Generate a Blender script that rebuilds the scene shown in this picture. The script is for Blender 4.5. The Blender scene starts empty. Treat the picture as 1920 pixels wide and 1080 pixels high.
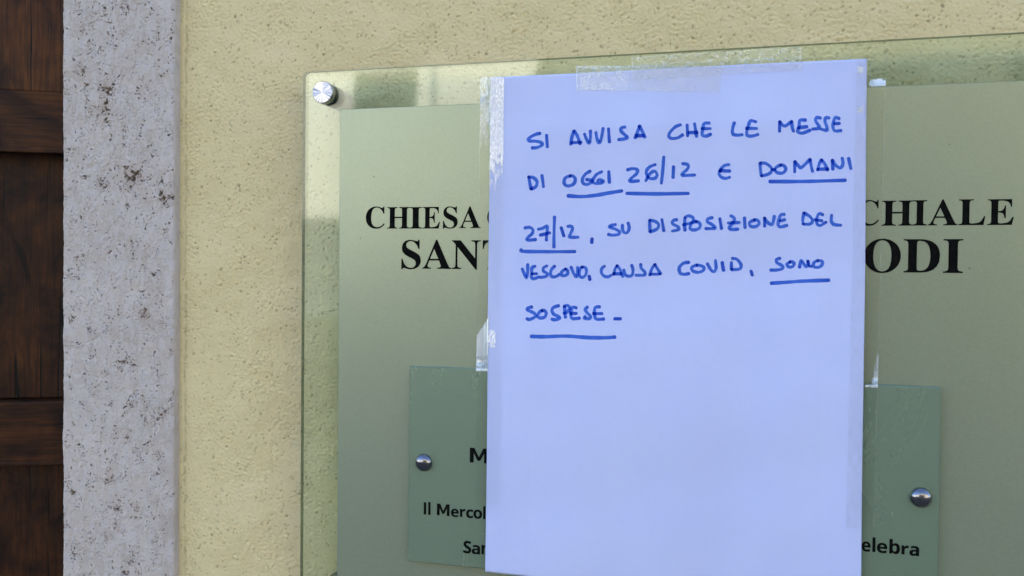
import bpy, bmesh, math, random
import numpy as np
from mathutils import Vector, Matrix

# ------------------------------------------------------------------ camera, sky, sun, exposure
SC = bpy.context.scene
COL = SC.collection
F = 1510.0                                   # focal length in photo pixels (1920 wide)
CAM = Vector((0.0, -0.4935, 1.55))
def _n(v): return v / np.linalg.norm(v)
XC = _n(np.array([6030.0, 93.0, -1510.0]))   # world +X seen in camera axes (right, down, forward)
DC = np.array([-800.0, 78000.0, 1510.0]); DC = _n(DC - XC * DC.dot(XC))   # world down
YC = np.cross(XC, DC)                        # world +Y (into the wall)
def cam2world(d): return Vector((float(XC.dot(d)), float(YC.dot(d)), float(-DC.dot(d))))
cd = bpy.data.cameras.new('camera'); cam = bpy.data.objects.new('camera', cd); COL.objects.link(cam)
r_, u_, b_ = cam2world(np.array([1, 0, 0])), cam2world(np.array([0, -1, 0])), cam2world(np.array([0, 0, -1]))
M = Matrix((r_, u_, b_)).transposed().to_4x4(); M.translation = CAM
cam.matrix_world = M
cd.sensor_width = 36; cd.lens = 36 * F / 1920; cd.clip_start = 0.02; cd.clip_end = 500
SC.camera = cam

SUN_EL, SUN_ROT = math.radians(27), math.radians(14)     # sun low behind the church: this wall is in its own shade
w = bpy.data.worlds.new('World'); SC.world = w; w.use_nodes = True
nt = w.node_tree; nt.nodes.clear()
sky = nt.nodes.new('ShaderNodeTexSky'); sky.sky_type = 'NISHITA'; sky.sun_disc = False
sky.sun_elevation = SUN_EL; sky.sun_rotation = SUN_ROT; sky.altitude = 100; sky.air_density = 1.0; sky.dust_density = 0.7; sky.ozone_density = 2.0
bg = nt.nodes.new('ShaderNodeBackground'); bg.inputs[1].default_value = 0.15
wo = nt.nodes.new('ShaderNodeOutputWorld')
nt.links.new(sky.outputs[0], bg.inputs[0]); nt.links.new(bg.outputs[0], wo.inputs[0])
sl = bpy.data.lights.new('sun', 'SUN'); sl.energy = 5.0; sl.angle = math.radians(0.5); sl.color = (1.0, 0.93, 0.82)
so = bpy.data.objects.new('sun', sl); COL.objects.link(so)
sd = Vector((math.sin(SUN_ROT) * math.cos(SUN_EL), math.cos(SUN_ROT) * math.cos(SUN_EL), math.sin(SUN_EL)))
so.rotation_euler = (-sd).to_track_quat('-Z', 'Y').to_euler(); so.location = (3, 10, 12)
SC.view_settings.view_transform = 'Standard'; SC.view_settings.look = 'None'
SC.view_settings.exposure = 2.02; SC.view_settings.gamma = 1; SC.view_settings.use_curve_mapping = False
SC.render.engine = 'CYCLES'
SC.cycles.caustics_reflective = False; SC.cycles.caustics_refractive = False
SC.cycles.transparent_max_bounces = 40; SC.cycles.max_bounces = 10; SC.cycles.diffuse_bounces = 5

def P(px, py, y):
    """the point of the plane Y = y that the photo shows at (px, py)"""
    d = cam2world(np.array([px - 960.0, py - 540.0, F]))
    return CAM + d * ((y - CAM.y) / d.y)

# ------------------------------------------------------------------ helpers
rng = np.random.default_rng(7); random.seed(7)
def link(o, parent=None):
    COL.objects.link(o)
    if parent is not None: o.parent = parent
    return o
def tag(o, label=None, cat=None, group=None, kind=None):
    if label: o['label'] = label
    if cat: o['category'] = cat
    if group: o['group'] = group
    if kind: o['kind'] = kind
    return o
def empty(name, loc, label, cat, group=None):
    o = bpy.data.objects.new(name, None); o.empty_display_size = 0.05; o.location = loc
    return tag(link(o), label, cat, group)
def mesh_obj(name, verts, faces, mat, parent=None, smooth=False, attrs=None):
    """verts in world coordinates; with a parent the mesh is shifted to the parent's origin"""
    v = np.asarray(verts, dtype=np.float64).reshape(-1, 3)
    if parent is not None: v = v - np.array(parent.location)
    me = bpy.data.meshes.new(name)
    if isinstance(faces, np.ndarray):
        nf = len(faces); me.vertices.add(len(v)); me.vertices.foreach_set('co', v.astype(np.float32).ravel())
        me.loops.add(nf * 4); me.loops.foreach_set('vertex_index', faces.astype(np.int32).ravel())
        me.polygons.add(nf); me.polygons.foreach_set('loop_start', np.arange(0, nf * 4, 4, dtype=np.int32))
        me.update(calc_edges=True)
    else:
        me.from_pydata([tuple(p) for p in v], [], faces); me.update()
    if smooth: me.polygons.foreach_set('use_smooth', [True] * len(me.polygons))
    if attrs:
        for k, a in attrs.items():
            at = me.attributes.new(k, 'FLOAT', 'POINT'); at.data.foreach_set('value', np.asarray(a, dtype=np.float32).ravel())
    me.materials.append(mat)
    return link(bpy.data.objects.new(name, me), parent)
def box_data(x0, x1, y0, y1, z0, z1):
    v = [(x0,y0,z0),(x1,y0,z0),(x1,y1,z0),(x0,y1,z0),(x0,y0,z1),(x1,y0,z1),(x1,y1,z1),(x0,y1,z1)]
    f = [(0,3,2,1),(4,5,6,7),(0,1,5,4),(1,2,6,5),(2,3,7,6),(3,0,4,7)]
    return v, f
def boxes(name, lst, mat, parent=None, bevel=0):
    V, Fc = [], []
    for b in lst:
        v, f = box_data(*b); k = len(V); V += v; Fc += [tuple(i + k for i in q) for q in f]
    o = mesh_obj(name, V, Fc, mat, parent)
    if bevel:
        m = o.modifiers.new('bevel', 'BEVEL'); m.width = bevel; m.segments = 3; m.limit_method = 'ANGLE'
    return o
def lathe(name, prof, centre, mat, parent, n=48):
    """prof = (radius, y) pairs; axis along Y through centre (x, z)"""
    V, Fc = [], []
    for r, y in prof:
        for i in range(n):
            a = 2 * math.pi * i / n; V.append((centre[0] + r * math.cos(a), y, centre[1] + r * math.sin(a)))
    for k in range(len(prof) - 1):
        for i in range(n):
            j = (i + 1) % n; Fc.append((k*n+i, k*n+j, (k+1)*n+j, (k+1)*n+i))
    Fc.append(tuple(range(n))[::-1]); Fc.append(tuple(range((len(prof)-1)*n, len(prof)*n)))
    o = mesh_obj(name, V, Fc, mat, parent, smooth=True)
    m = o.modifiers.new('split', 'EDGE_SPLIT'); m.split_angle = math.radians(35)
    return o
def band(ny, nx, step, lam, bw=0.5, ang=None, aniso=1.0):
    """band-limited noise with wavelength lam (m), unit deviation"""
    fy = np.fft.fftfreq(ny, step)[:, None]; fx = np.fft.fftfreq(nx, step)[None, :]
    if ang is not None:
        c, s = math.cos(ang), math.sin(ang); a = fx * c + fy * s; b = (-fx * s + fy * c) * aniso
        fr = np.sqrt(a * a + b * b)
    else: fr = np.sqrt(fx * fx + fy * fy)
    g = np.exp(-0.5 * ((np.log(np.maximum(fr, 1e-9) * lam)) / bw) ** 2); g[0, 0] = 0
    h = np.fft.ifft2(np.fft.fft2(rng.standard_normal((ny, nx))) * g).real
    return h / h.std()
def sst(x, a, b):
    t = np.clip((x - a) / (b - a), 0, 1); return t * t * (3 - 2 * t)
def grid_faces(ny, nx, flip=False):
    i = np.arange(ny - 1)[:, None] * nx + np.arange(nx - 1)[None, :]
    f = np.stack([i, i + 1, i + nx + 1, i + nx], -1).reshape(-1, 4)
    return f[:, ::-1].copy() if flip else f

# material helper
class Mat:
    def __init__(s, name):
        s.m = bpy.data.materials.new(name); s.m.use_nodes = True; s.t = s.m.node_tree; s.t.nodes.clear()
        s.out = s.n('ShaderNodeOutputMaterial')
    def n(s, typ, **kw):
        nd = s.t.nodes.new(typ)
        for k, v in kw.items(): setattr(nd, k, v)
        return nd
    def set(s, sock, v):
        if isinstance(v, bpy.types.NodeSocket): s.t.links.new(v, sock)
        elif isinstance(v, (tuple, list)) and len(v) == 3 and sock.type == 'RGBA': sock.default_value = (*v, 1)
        else: sock.default_value = v
    def coord(s, scale=(1, 1, 1), rot=(0, 0, 0)):
        tc = s.n('ShaderNodeTexCoord'); mp = s.n('ShaderNodeMapping')
        mp.inputs['Scale'].default_value = scale; mp.inputs['Rotation'].default_value = rot
        s.t.links.new(tc.outputs['Object'], mp.inputs[0]); return mp.outputs[0]
    def noise(s, vec, scale, detail=4, rough=0.55, dist=0):
        nd = s.n('ShaderNodeTexNoise'); s.set(nd.inputs['Vector'], vec)
        nd.inputs['Scale'].default_value = scale; nd.inputs['Detail'].default_value = detail
        nd.inputs['Roughness'].default_value = rough; nd.inputs['Distortion'].default_value = dist
        return nd.outputs['Fac']
    def ramp(s, fac, a, b, ca=(0, 0, 0), cb=(1, 1, 1)):
        nd = s.n('ShaderNodeValToRGB'); nd.color_ramp.elements[0].position = a; nd.color_ramp.elements[1].position = b
        nd.color_ramp.elements[0].color = (*ca, 1); nd.color_ramp.elements[1].color = (*cb, 1)
        s.set(nd.inputs[0], fac); return nd.outputs[0]
    def mix(s, f, a, b, mode='MIX'):
        nd = s.n('ShaderNodeMix', data_type='RGBA', blend_type=mode)
        s.set(nd.inputs[0], f); s.set(nd.inputs[6], a); s.set(nd.inputs[7], b); return nd.outputs[2]
    def math(s, op, a, b=0.0):
        nd = s.n('ShaderNodeMath', operation=op); s.set(nd.inputs[0], a); s.set(nd.inputs[1], b); return nd.outputs[0]
    def attr(s, name):
        nd = s.n('ShaderNodeAttribute'); nd.attribute_name = name; return nd.outputs['Fac']
    def bump(s, h, dist, strength=1.0, normal=None):
        nd = s.n('ShaderNodeBump'); nd.inputs['Distance'].default_value = dist; nd.inputs['Strength'].default_value = strength
        s.set(nd.inputs['Height'], h)
        if normal is not None: s.set(nd.inputs['Normal'], normal)
        return nd.outputs[0]
    def pbr(s, col, rough=0.6, metal=0.0, spec=0.5, normal=None, **kw):
        b = s.n('ShaderNodeBsdfPrincipled'); s.set(b.inputs['Base Color'], col); s.set(b.inputs['Roughness'], rough)
        s.set(b.inputs['Metallic'], metal); s.set(b.inputs['Specular IOR Level'], spec)
        if normal is not None: s.set(b.inputs['Normal'], normal)
        for k, v in kw.items(): s.set(b.inputs[k], v)
        return b.outputs[0]
    def done(s, sh): s.t.links.new(sh, s.out.inputs[0]); return s.m

# ------------------------------------------------------------------ materials
def m_plaster():
    a = Mat('plaster'); c = a.coord()
    big = a.noise(c, 9, 3); fine = a.noise(c, 480, 4, 0.6); mid = a.noise(c, 60, 4)
    col = a.ramp(big, 0.3, 0.7, PLA, PLB)
    col = a.mix(a.math('MULTIPLY', a.ramp(mid, 0.45, 0.75), 0.25), col, PLC)
    col = a.mix(a.math('MULTIPLY', a.attr('recess_shade'), 0.72), col, (0.085, 0.065, 0.03))  # shade of the pits and joint, painted into the plaster colour
    return a.done(a.pbr(col, 0.9, spec=0.2, normal=a.bump(fine, 0.0010, 0.8)))
PLA, PLB, PLC = (0.77, 0.65, 0.375), (0.72, 0.60, 0.335), (0.66, 0.525, 0.275)
def m_stone():
    a = Mat('travertine'); c = a.coord()
    big = a.noise(c, 14, 5, 0.6, 1.5); v2 = a.noise(a.coord((1, 1, 0.45)), 90, 5, 0.65, 2.0); fine = a.noise(c, 1100, 3, 0.6)
    col = a.ramp(big, 0.32, 0.68, (0.45, 0.39, 0.35), (0.55, 0.48, 0.44))
    col = a.mix(a.math('MULTIPLY', a.ramp(v2, 0.5, 0.72), 0.6), col, (0.35, 0.305, 0.285))
    col = a.mix(a.math('MULTIPLY', a.ramp(v2, 0.5, 0.36), 0.5), col, (0.60, 0.545, 0.535))
    rust = a.ramp(a.noise(c, 45, 3), 0.40, 0.58)
    hole = a.mix(rust, (0.075, 0.062, 0.052), (0.16, 0.07, 0.032))
    col = a.mix(a.math('MULTIPLY', a.attr('hole'), 0.8), col, hole)
    col = a.mix(a.math('MULTIPLY', a.attr('stain'), a.ramp(a.noise(c, 160, 4), 0.25, 0.6)), col, (0.34, 0.24, 0.17))
    return a.done(a.pbr(col, 0.72, spec=0.35, normal=a.bump(fine, 0.0002, 0.8)))
def m_wood(vertical, tone=1.0):
    a = Mat('varnished_wood')
    s = (1, 1, 0.045) if vertical else (0.045, 1, 1)
    off = a.coord(s); wide = a.coord((1, 1, 0.16) if vertical else (0.16, 1, 1)); iso = a.coord()
    g = a.noise(off, 420, 5, 0.65, 0.4); g2 = a.noise(a.coord((1, 1, 0.5) if vertical else (0.3, 1, 1), (0, 0.5, 0)), 26, 4, 0.6, 3.0); bl = a.noise(iso, 15, 4, 0.6, 0.8)
    col = a.ramp(g2, 0.36, 0.66, (0.016*tone, 0.0075*tone, 0.005*tone), (0.085*tone, 0.028*tone, 0.010*tone))
    col = a.mix(a.ramp(bl, 0.42, 0.68), col, (0.15*tone, 0.054*tone, 0.014*tone))
    col = a.mix(a.math('ADD', 0.35, a.math('MULTIPLY', a.ramp(g, 0.38, 0.60), 0.65)), (0.018*tone, 0.008*tone, 0.006*tone), col)
    crack = a.noise(a.coord((1, 1, 0.028) if vertical else (0.028, 1, 1)), 230, 2, 0.5, 0.3)
    ck = a.ramp(crack, 0.30, 0.345, (1, 1, 1), (0, 0, 0))
    col = a.mix(ck, col, (0.004, 0.003, 0.002))
    h = a.math('SUBTRACT', a.math('MULTIPLY', g, 0.5), ck)
    return a.done(a.pbr(col, a.math('ADD', a.math('MULTIPLY', g, 0.35), 0.36), spec=0.2, normal=a.bump(h, 0.0007, 0.7)))
def m_clear():
    a = Mat('clear_glass')
    tr = a.n('ShaderNodeBsdfTransparent'); tr.inputs[0].default_value = (0.93, 0.985, 0.94, 1)
    gl = a.n('ShaderNodeBsdfGlossy'); gl.inputs['Roughness'].default_value = 0.045; gl.inputs[0].default_value = (1, 1, 1, 1)
    fr = a.n('ShaderNodeFresnel'); fr.inputs[0].default_value = 1.5
    bp = a.bump(a.noise(a.coord(), 14, 2), 0.0002, 0.3)
    a.set(gl.inputs['Normal'], bp)
    mx = a.n('ShaderNodeMixShader'); a.set(mx.inputs[0], fr.outputs[0]); a.set(mx.inputs[1], tr.outputs[0]); a.set(mx.inputs[2], gl.outputs[0])
    return a.done(mx.outputs[0])
def m_edge():
    a = Mat('glass_edge')
    tr = a.n('ShaderNodeBsdfTransparent'); tr.inputs[0].default_value = (0.50, 0.60, 0.52, 1)
    pb = a.pbr((0.07, 0.095, 0.065), 0.2)
    mx = a.n('ShaderNodeMixShader'); mx.inputs[0].default_value = 0.45; a.set(mx.inputs[1], tr.outputs[0]); a.set(mx.inputs[2], pb)
    return a.done(mx.outputs[0])
def m_frost(name, col, col2, rough, metal, bumpd):
    a = Mat(name); c = a.coord()
    cc = a.ramp(a.noise(c, 6, 3), 0.35, 0.65, col, col2)
    fine = a.noise(c, 1500, 2, 0.6)
    cc = a.mix(a.math('MULTIPLY', a.ramp(a.noise(c, 700, 3, 0.7), 0.35, 0.7), 0.22), cc, tuple(x * 0.62 for x in col))
    smear = a.noise(a.coord((1, 1, 0.4)), 38, 5, 0.6, 1.2)
    spots = a.n('ShaderNodeTexVoronoi'); spots.inputs['Scale'].default_value = 55; a.set(spots.inputs['Vector'], c)
    sp = a.ramp(spots.outputs['Distance'], 0.022, 0.04, (1, 1, 1), (0, 0, 0))
    cc = a.mix(a.math('MULTIPLY', sp, 0.5), cc, (0.05, 0.05, 0.035))
    rg = a.math('ADD', rough - 0.015, a.math('MULTIPLY', smear, 0.03))
    return a.done(a.pbr(cc, rg, metal=metal, spec=0.5, normal=a.bump(fine, 0.00004 * bumpd, 0.5)))
def m_plain(name, col, rough, metal=0.0, spec=0.5, **kw):
    a = Mat(name)
    c2 = a.mix(a.ramp(a.noise(a.coord(), 60, 3), 0.3, 0.7), col, tuple(x * 0.85 for x in col))
    return a.done(a.pbr(c2, rough, metal=metal, spec=spec, **kw))
def m_turned():
    a = Mat('turned_steel')
    return a.done(a.pbr((0.46, 0.455, 0.49), 0.16, metal=1.0))
def m_paper():
    a = Mat('copy_paper'); c = a.coord()
    fib = a.noise(c, 1300, 3, 0.6); bl = a.noise(c, 11, 3)
    col = a.ramp(bl, 0.3, 0.7, (0.555, 0.61, 0.93), (0.59, 0.645, 0.96))
    return a.done(a.pbr(col, 0.75, spec=0.25, normal=a.bump(a.math('ADD', fib, a.math('MULTIPLY', a.noise(c, 28, 3), 9.0)), 0.00014, 0.7)))
def m_ink():
    a = Mat('marker_ink'); c = a.coord()
    k = a.math('MULTIPLY', a.ramp(a.noise(c, 260, 3), 0.25, 0.75), 1.0)
    col = a.mix(k, (0.29, 0.485, 0.84), (0.36, 0.56, 0.89))
    col = a.mix(a.attr('dense'), col, (0.19, 0.33, 0.75))
    tr = a.n('ShaderNodeBsdfTransparent'); a.set(tr.inputs[0], col)
    gl = a.pbr((0.02, 0.05, 0.30), 0.55, spec=0.3)
    mx = a.n('ShaderNodeMixShader'); mx.inputs[0].default_value = 0.10; a.set(mx.inputs[1], tr.outputs[0]); a.set(mx.inputs[2], gl)
    return a.done(mx.outputs[0])
def m_print():
    a = Mat('black_print')
    return a.done(a.pbr(a.mix(a.ramp(a.noise(a.coord(), 300, 3), 0.4, 0.7), (0.004, 0.004, 0.004), (0.008, 0.008, 0.007)), 0.9, spec=0.05))
def m_tape():
    a = Mat('clear_adhesive_tape'); c = a.coord()
    air = a.attr('air')
    wr = a.noise(a.coord((1, 1, 0.4), (0, 0.5, 0)), 150, 2, 0.5, 0.8)
    f = a.math('MULTIPLY', air, a.math('ADD', 0.72, a.math('MULTIPLY', a.ramp(wr, 0.35, 0.65), 0.28)))
    tr = a.n('ShaderNodeBsdfTransparent'); tr.inputs[0].default_value = (1.0, 1.0, 1.0, 1)
    gl = a.n('ShaderNodeBsdfGlossy'); gl.inputs['Roughness'].default_value = 0.12
    bp = a.bump(a.noise(c, 120, 4, 0.6, 1.0), 0.00012, 0.4); a.set(gl.inputs['Normal'], bp)
    fr = a.n('ShaderNodeFresnel'); fr.inputs[0].default_value = 1.4
    m0 = a.n('ShaderNodeMixShader'); a.set(m0.inputs[0], a.math('MULTIPLY', fr.outputs[0], 0.2)); a.set(m0.inputs[1], tr.outputs[0]); a.set(m0.inputs[2], gl.outputs[0])
    w0 = a.pbr((0.88, 0.93, 0.95), 0.4, spec=0.5, normal=bp)
    g2 = a.n('ShaderNodeBsdfGlossy'); g2.inputs['Roughness'].default_value = 0.25; a.set(g2.inputs['Normal'], bp)
    wm = a.n('ShaderNodeMixShader'); wm.inputs[0].default_value = 0.30; a.set(wm.inputs[1], w0); a.set(wm.inputs[2], g2.outputs[0]); wh = wm.outputs[0]
    mx = a.n('ShaderNodeMixShader'); a.set(mx.inputs[0], f); a.set(mx.inputs[1], m0.outputs[0]); a.set(mx.inputs[2], wh)
    return a.done(mx.outputs[0])

MP = m_plaster(); MS = m_stone(); MWV = m_wood(True); MWH = m_wood(False, 0.75); MWD = m_wood(True, 0.62)
MC = m_clear(); ME = m_edge()
MF = m_frost('satin_panel', (0.34, 0.385, 0.275), (0.32, 0.36, 0.25), 0.33, 0.48, 1.0)
MG = m_frost('frosted_green_glass', (0.27, 0.35, 0.25), (0.245, 0.33, 0.23), 0.27, 0.45, 0.6)
MGE = m_plain('frosted_glass_edge', (0.16, 0.24, 0.18), 0.3)
MT = m_turned(); MB = m_plain('brushed_barrel', (0.45, 0.45, 0.47), 0.35, 1.0); MR = m_plain('black_rubber', (0.012, 0.012, 0.014), 0.5)
MD = m_plain('polished_steel', (0.24, 0.24, 0.28), 0.12, 1.0)
MPA = m_paper(); MI = m_ink(); MPR = m_print(); MTA = m_tape()

# ------------------------------------------------------------------ the street behind the camera (seen only in the reflections)
def struct(o): o['kind'] = 'structure'; return o
g = Mat('paving'); MGR = g.done(g.pbr(g.ramp(g.noise(g.coord(), 3, 5), 0.3, 0.7, (0.13, 0.125, 0.115), (0.18, 0.17, 0.15)), 0.85))
struct(mesh_obj('street', [(-120, -160, 0), (120, -160, 0), (120, 60, 0), (-120, 60, 0)], [(0, 1, 2, 3)], MGR))
MFA = m_plain('cream_render', (0.82, 0.80, 0.74), 0.9); MFB = m_plain('ochre_render', (0.55, 0.50, 0.38), 0.9)
MSH = m_plain('green_shutter', (0.03, 0.055, 0.04), 0.5); MWG = m_plain('window_glass', (0.02, 0.025, 0.03), 0.08); MRO = m_plain('roof_tiles', (0.22, 0.10, 0.06), 0.8)
def town_house(x0, x1, yf, h, mat, label, wx, rows):
    t = empty('town_house', ((x0 + x1) / 2, yf, 0), label, 'building')
    boxes('wall', [(x0, x1, yf - 9, yf, 0, h)], mat, t)
    boxes('roof', [(x0 - .5, x1 + .5, yf - 9.5, yf + .6, h + .003, h + .35)], MRO, t)
    for z in rows:
        for x in wx:
            wh = 2.7 if z > 5 else 1.7
            fr = boxes('window', [(x - .55, x + .55, yf + .003, yf + .05, z, z + wh)], MWG, t)
            for s in (-1, 1):
                a = x + s * .85
                o = boxes('shutter', [(a - .28, a + .28, yf + .004, yf + .07, z, z + wh)], MSH)
                o.parent = fr; o.matrix_parent_inverse = Matrix.Translation(-(fr.location + t.location)) 
    return t
HA = town_house(-42, -3.4, -25, 9.5, MFA, 'tall cream town house across the street, sunlit, seen mirrored in the glass corner',
           [-38, -34, -30, -26, -22, -18, -15.6, -10.85], (1.2, 5.6))
town_house(-3.6, 30, -18, 11, MFB, 'low ochre town house across the street, its front mostly in shade', [-1, 3, 7, 11, 15, 20, 25], (1.0, 4.4, 8.0))
boxes('downpipe', [(-9.2, -9.0, -24.99, -24.87, 0, 9.4)], MB, HA)
boxes('window', [(-5.6, -4.9, -24.99, -24.9, 5.2, 8.6)], MWG, HA)
# ------------------------------------------------------------------ plaster wall
STONE_Y = -0.0065
SX0, SX1 = P(117, 540, STONE_Y).x, P(327, 540, STONE_Y).x     # stone jamb, left and right edge
def plaster_wall():
    step = 0.00065
    x0, x1 = SX1 - 0.012, P(1920, 540, 0).x + 0.09
    z0, z1 = P(960, 1080, 0).z - 0.09, P(960, 0, 0).z + 0.09
    nx, ny = int((x1 - x0) / step), int((z1 - z0) / step)
    X = x0 + np.arange(nx) * step; Z = z0 + np.arange(ny) * step
    h = 0.00011 * band(ny, nx, step, 0.0030, 0.4, math.radians(60), 1.5)
    h += 0.00008 * band(ny, nx, step, 0.0018, 0.3)
    amp = 0.75 + 0.35 * band(ny, nx, step, 0.06, 0.5)
    h *= np.clip(amp, 0.25, 1.7)
    h += 0.00012 * band(ny, nx, step, 0.022, 0.5) + 0.0004 * band(ny, nx, step, 0.09, 0.5)
    rsh = np.zeros((ny, nx))  # mask of the painted shade in the recesses
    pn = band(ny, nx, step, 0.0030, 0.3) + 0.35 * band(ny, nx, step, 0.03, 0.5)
    pm = sst(pn, 2.35, 3.0); h -= 0.0008 * pm; rsh = np.maximum(rsh, pm * 0.8)
    for _ in range(11500):
        cx, cy = rng.uniform(0, nx), rng.uniform(0, ny); r = rng.uniform(0.42, 0.85) * (1 + (rng.random() < 0.05) * 0.7)
        i0, i1, j0, j1 = int(cy) - 4, int(cy) + 5, int(cx) - 4, int(cx) + 5
        if i0 < 0 or j0 < 0 or i1 > ny or j1 > nx: continue
        yy, xx = np.mgrid[i0:i1, j0:j1]; a = rng.uniform(0, 3.14); e = rng.uniform(0.6, 1)
        u = (xx - cx) * math.cos(a) + (yy - cy) * math.sin(a); v = (-(xx - cx) * math.sin(a) + (yy - cy) * math.cos(a)) / e
        q = np.exp(-(u * u + v * v) / (r * r))
        h[i0:i1, j0:j1] -= q * rng.uniform(0.0005, 0.0011); rsh[i0:i1, j0:j1] = np.maximum(rsh[i0:i1, j0:j1], q * rng.uniform(.5, 1))
    # rough open joint along the stone
    jx = SX1 + 0.0040 + 0.00035 * band(ny, 4, step, 0.05)[:, :1] + 0.0001 * band(ny, 4, step, 0.006)[:, :1]
    d = (X[None, :] - jx)
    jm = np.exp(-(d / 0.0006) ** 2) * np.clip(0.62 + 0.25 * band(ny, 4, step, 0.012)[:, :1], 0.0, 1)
    h -= 0.0011 * jm; rsh = np.maximum(rsh, jm * 0.35)
    h = np.where(d < 0, h * 0.4, h); h += 0.0009 * (1 - sst(d, -0.001, 0.0006))
    edge = np.minimum(np.minimum(np.arange(nx), nx - 1 - np.arange(nx))[None, :], np.minimum(np.arange(ny), ny - 1 - np.arange(ny))[:, None])
    h *= np.clip(edge / 12.0, 0, 1)
    XX, ZZ = np.meshgrid(X, Z)
    V = np.stack([XX, -h, ZZ], -1).reshape(-1, 3); Fc = grid_faces(ny, nx)
    # the rest of the wall, round the fine patch and round the doorway
    xa, xb, za, zb = X[0], X[-1], Z[0], Z[-1]; L, R_, T, dw = -14.0, 14.0, 16.5, SX0 - 1.15
    dtop = 2.35
    quads = [(xa, xb, 0, za), (xa, xb, zb, T), (xb, R_, 0, T), (SX1 - 0.03, xa, 0, T), (dw, SX1 - 0.03, dtop, T), (L, dw, 0, T)]
    n = len(V); ev, ef = [], []
    for (a, b, c, d2) in quads:
        k = n + len(ev); ev += [(a, 0, c), (b, 0, c), (b, 0, d2), (a, 0, d2)]; ef.append((k, k + 1, k + 2, k + 3))
    # thickness: back, top, sides, reveal of the doorway
    B = 0.55
    for q in [[(L, B, 0), (L, B, T), (dw, B, T), (dw, B, 0)], [(dw, B, dtop), (dw, B, T), (SX1 - .03, B, T), (SX1 - .03, B, dtop)],
              [(SX1 - .03, B, 0), (SX1 - .03, B, T), (R_, B, T), (R_, B, 0)], [(L, 0, T), (R_, 0, T), (R_, B, T), (L, B, T)],
              [(L, 0, 0), (L, 0, T), (L, B, T), (L, B, 0)], [(R_, 0, 0), (R_, B, 0), (R_, B, T), (R_, 0, T)],
              [(dw, 0, 0), (dw, B, 0), (dw, B, dtop), (dw, 0, dtop)], [(dw, 0, dtop), (dw, B, dtop), (SX1 - .03, B, dtop), (SX1 - .03, 0, dtop)],
              [(SX1 - .03, 0, 0), (SX1 - .03, 0, dtop), (SX1 - .03, B, dtop), (SX1 - .03, B, 0)]]:
        k = n + len(ev); ev += q; ef.append((k, k + 1, k + 2, k + 3))
    V = np.concatenate([V, np.array(ev)]); Fc = np.concatenate([Fc, np.array(ef)])
    o = mesh_obj('plaster_wall', V, Fc, MP, smooth=True, attrs={'recess_shade': np.concatenate([rsh.ravel(), np.zeros(len(ev))])})
    fl = np.ones(len(Fc), dtype=bool); fl[-len(ef):] = False; o.data.polygons.foreach_set('use_smooth', fl)
    return tag(o, 'rough pale yellow plaster wall behind the glass sign', 'wall')
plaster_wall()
MDK = m_plain('dark_interior', (0.05, 0.045, 0.04), 0.9)
def room():
    x0, x1, y0, y1, h = SX0 - 1.6, SX1 + 0.5, 0.56, 3.0, 2.6
    V = [(x0,y0,0.01),(x1,y0,0.01),(x1,y1,0.01),(x0,y1,0.01),(x0,y0,h),(x1,y0,h),(x1,y1,h),(x0,y1,h)]
    struct(mesh_obj('interior_walls', V, [(0,1,2,3),(4,7,6,5),(1,5,6,2),(2,6,7,3),(3,7,4,0)], MDK))
room()

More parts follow.
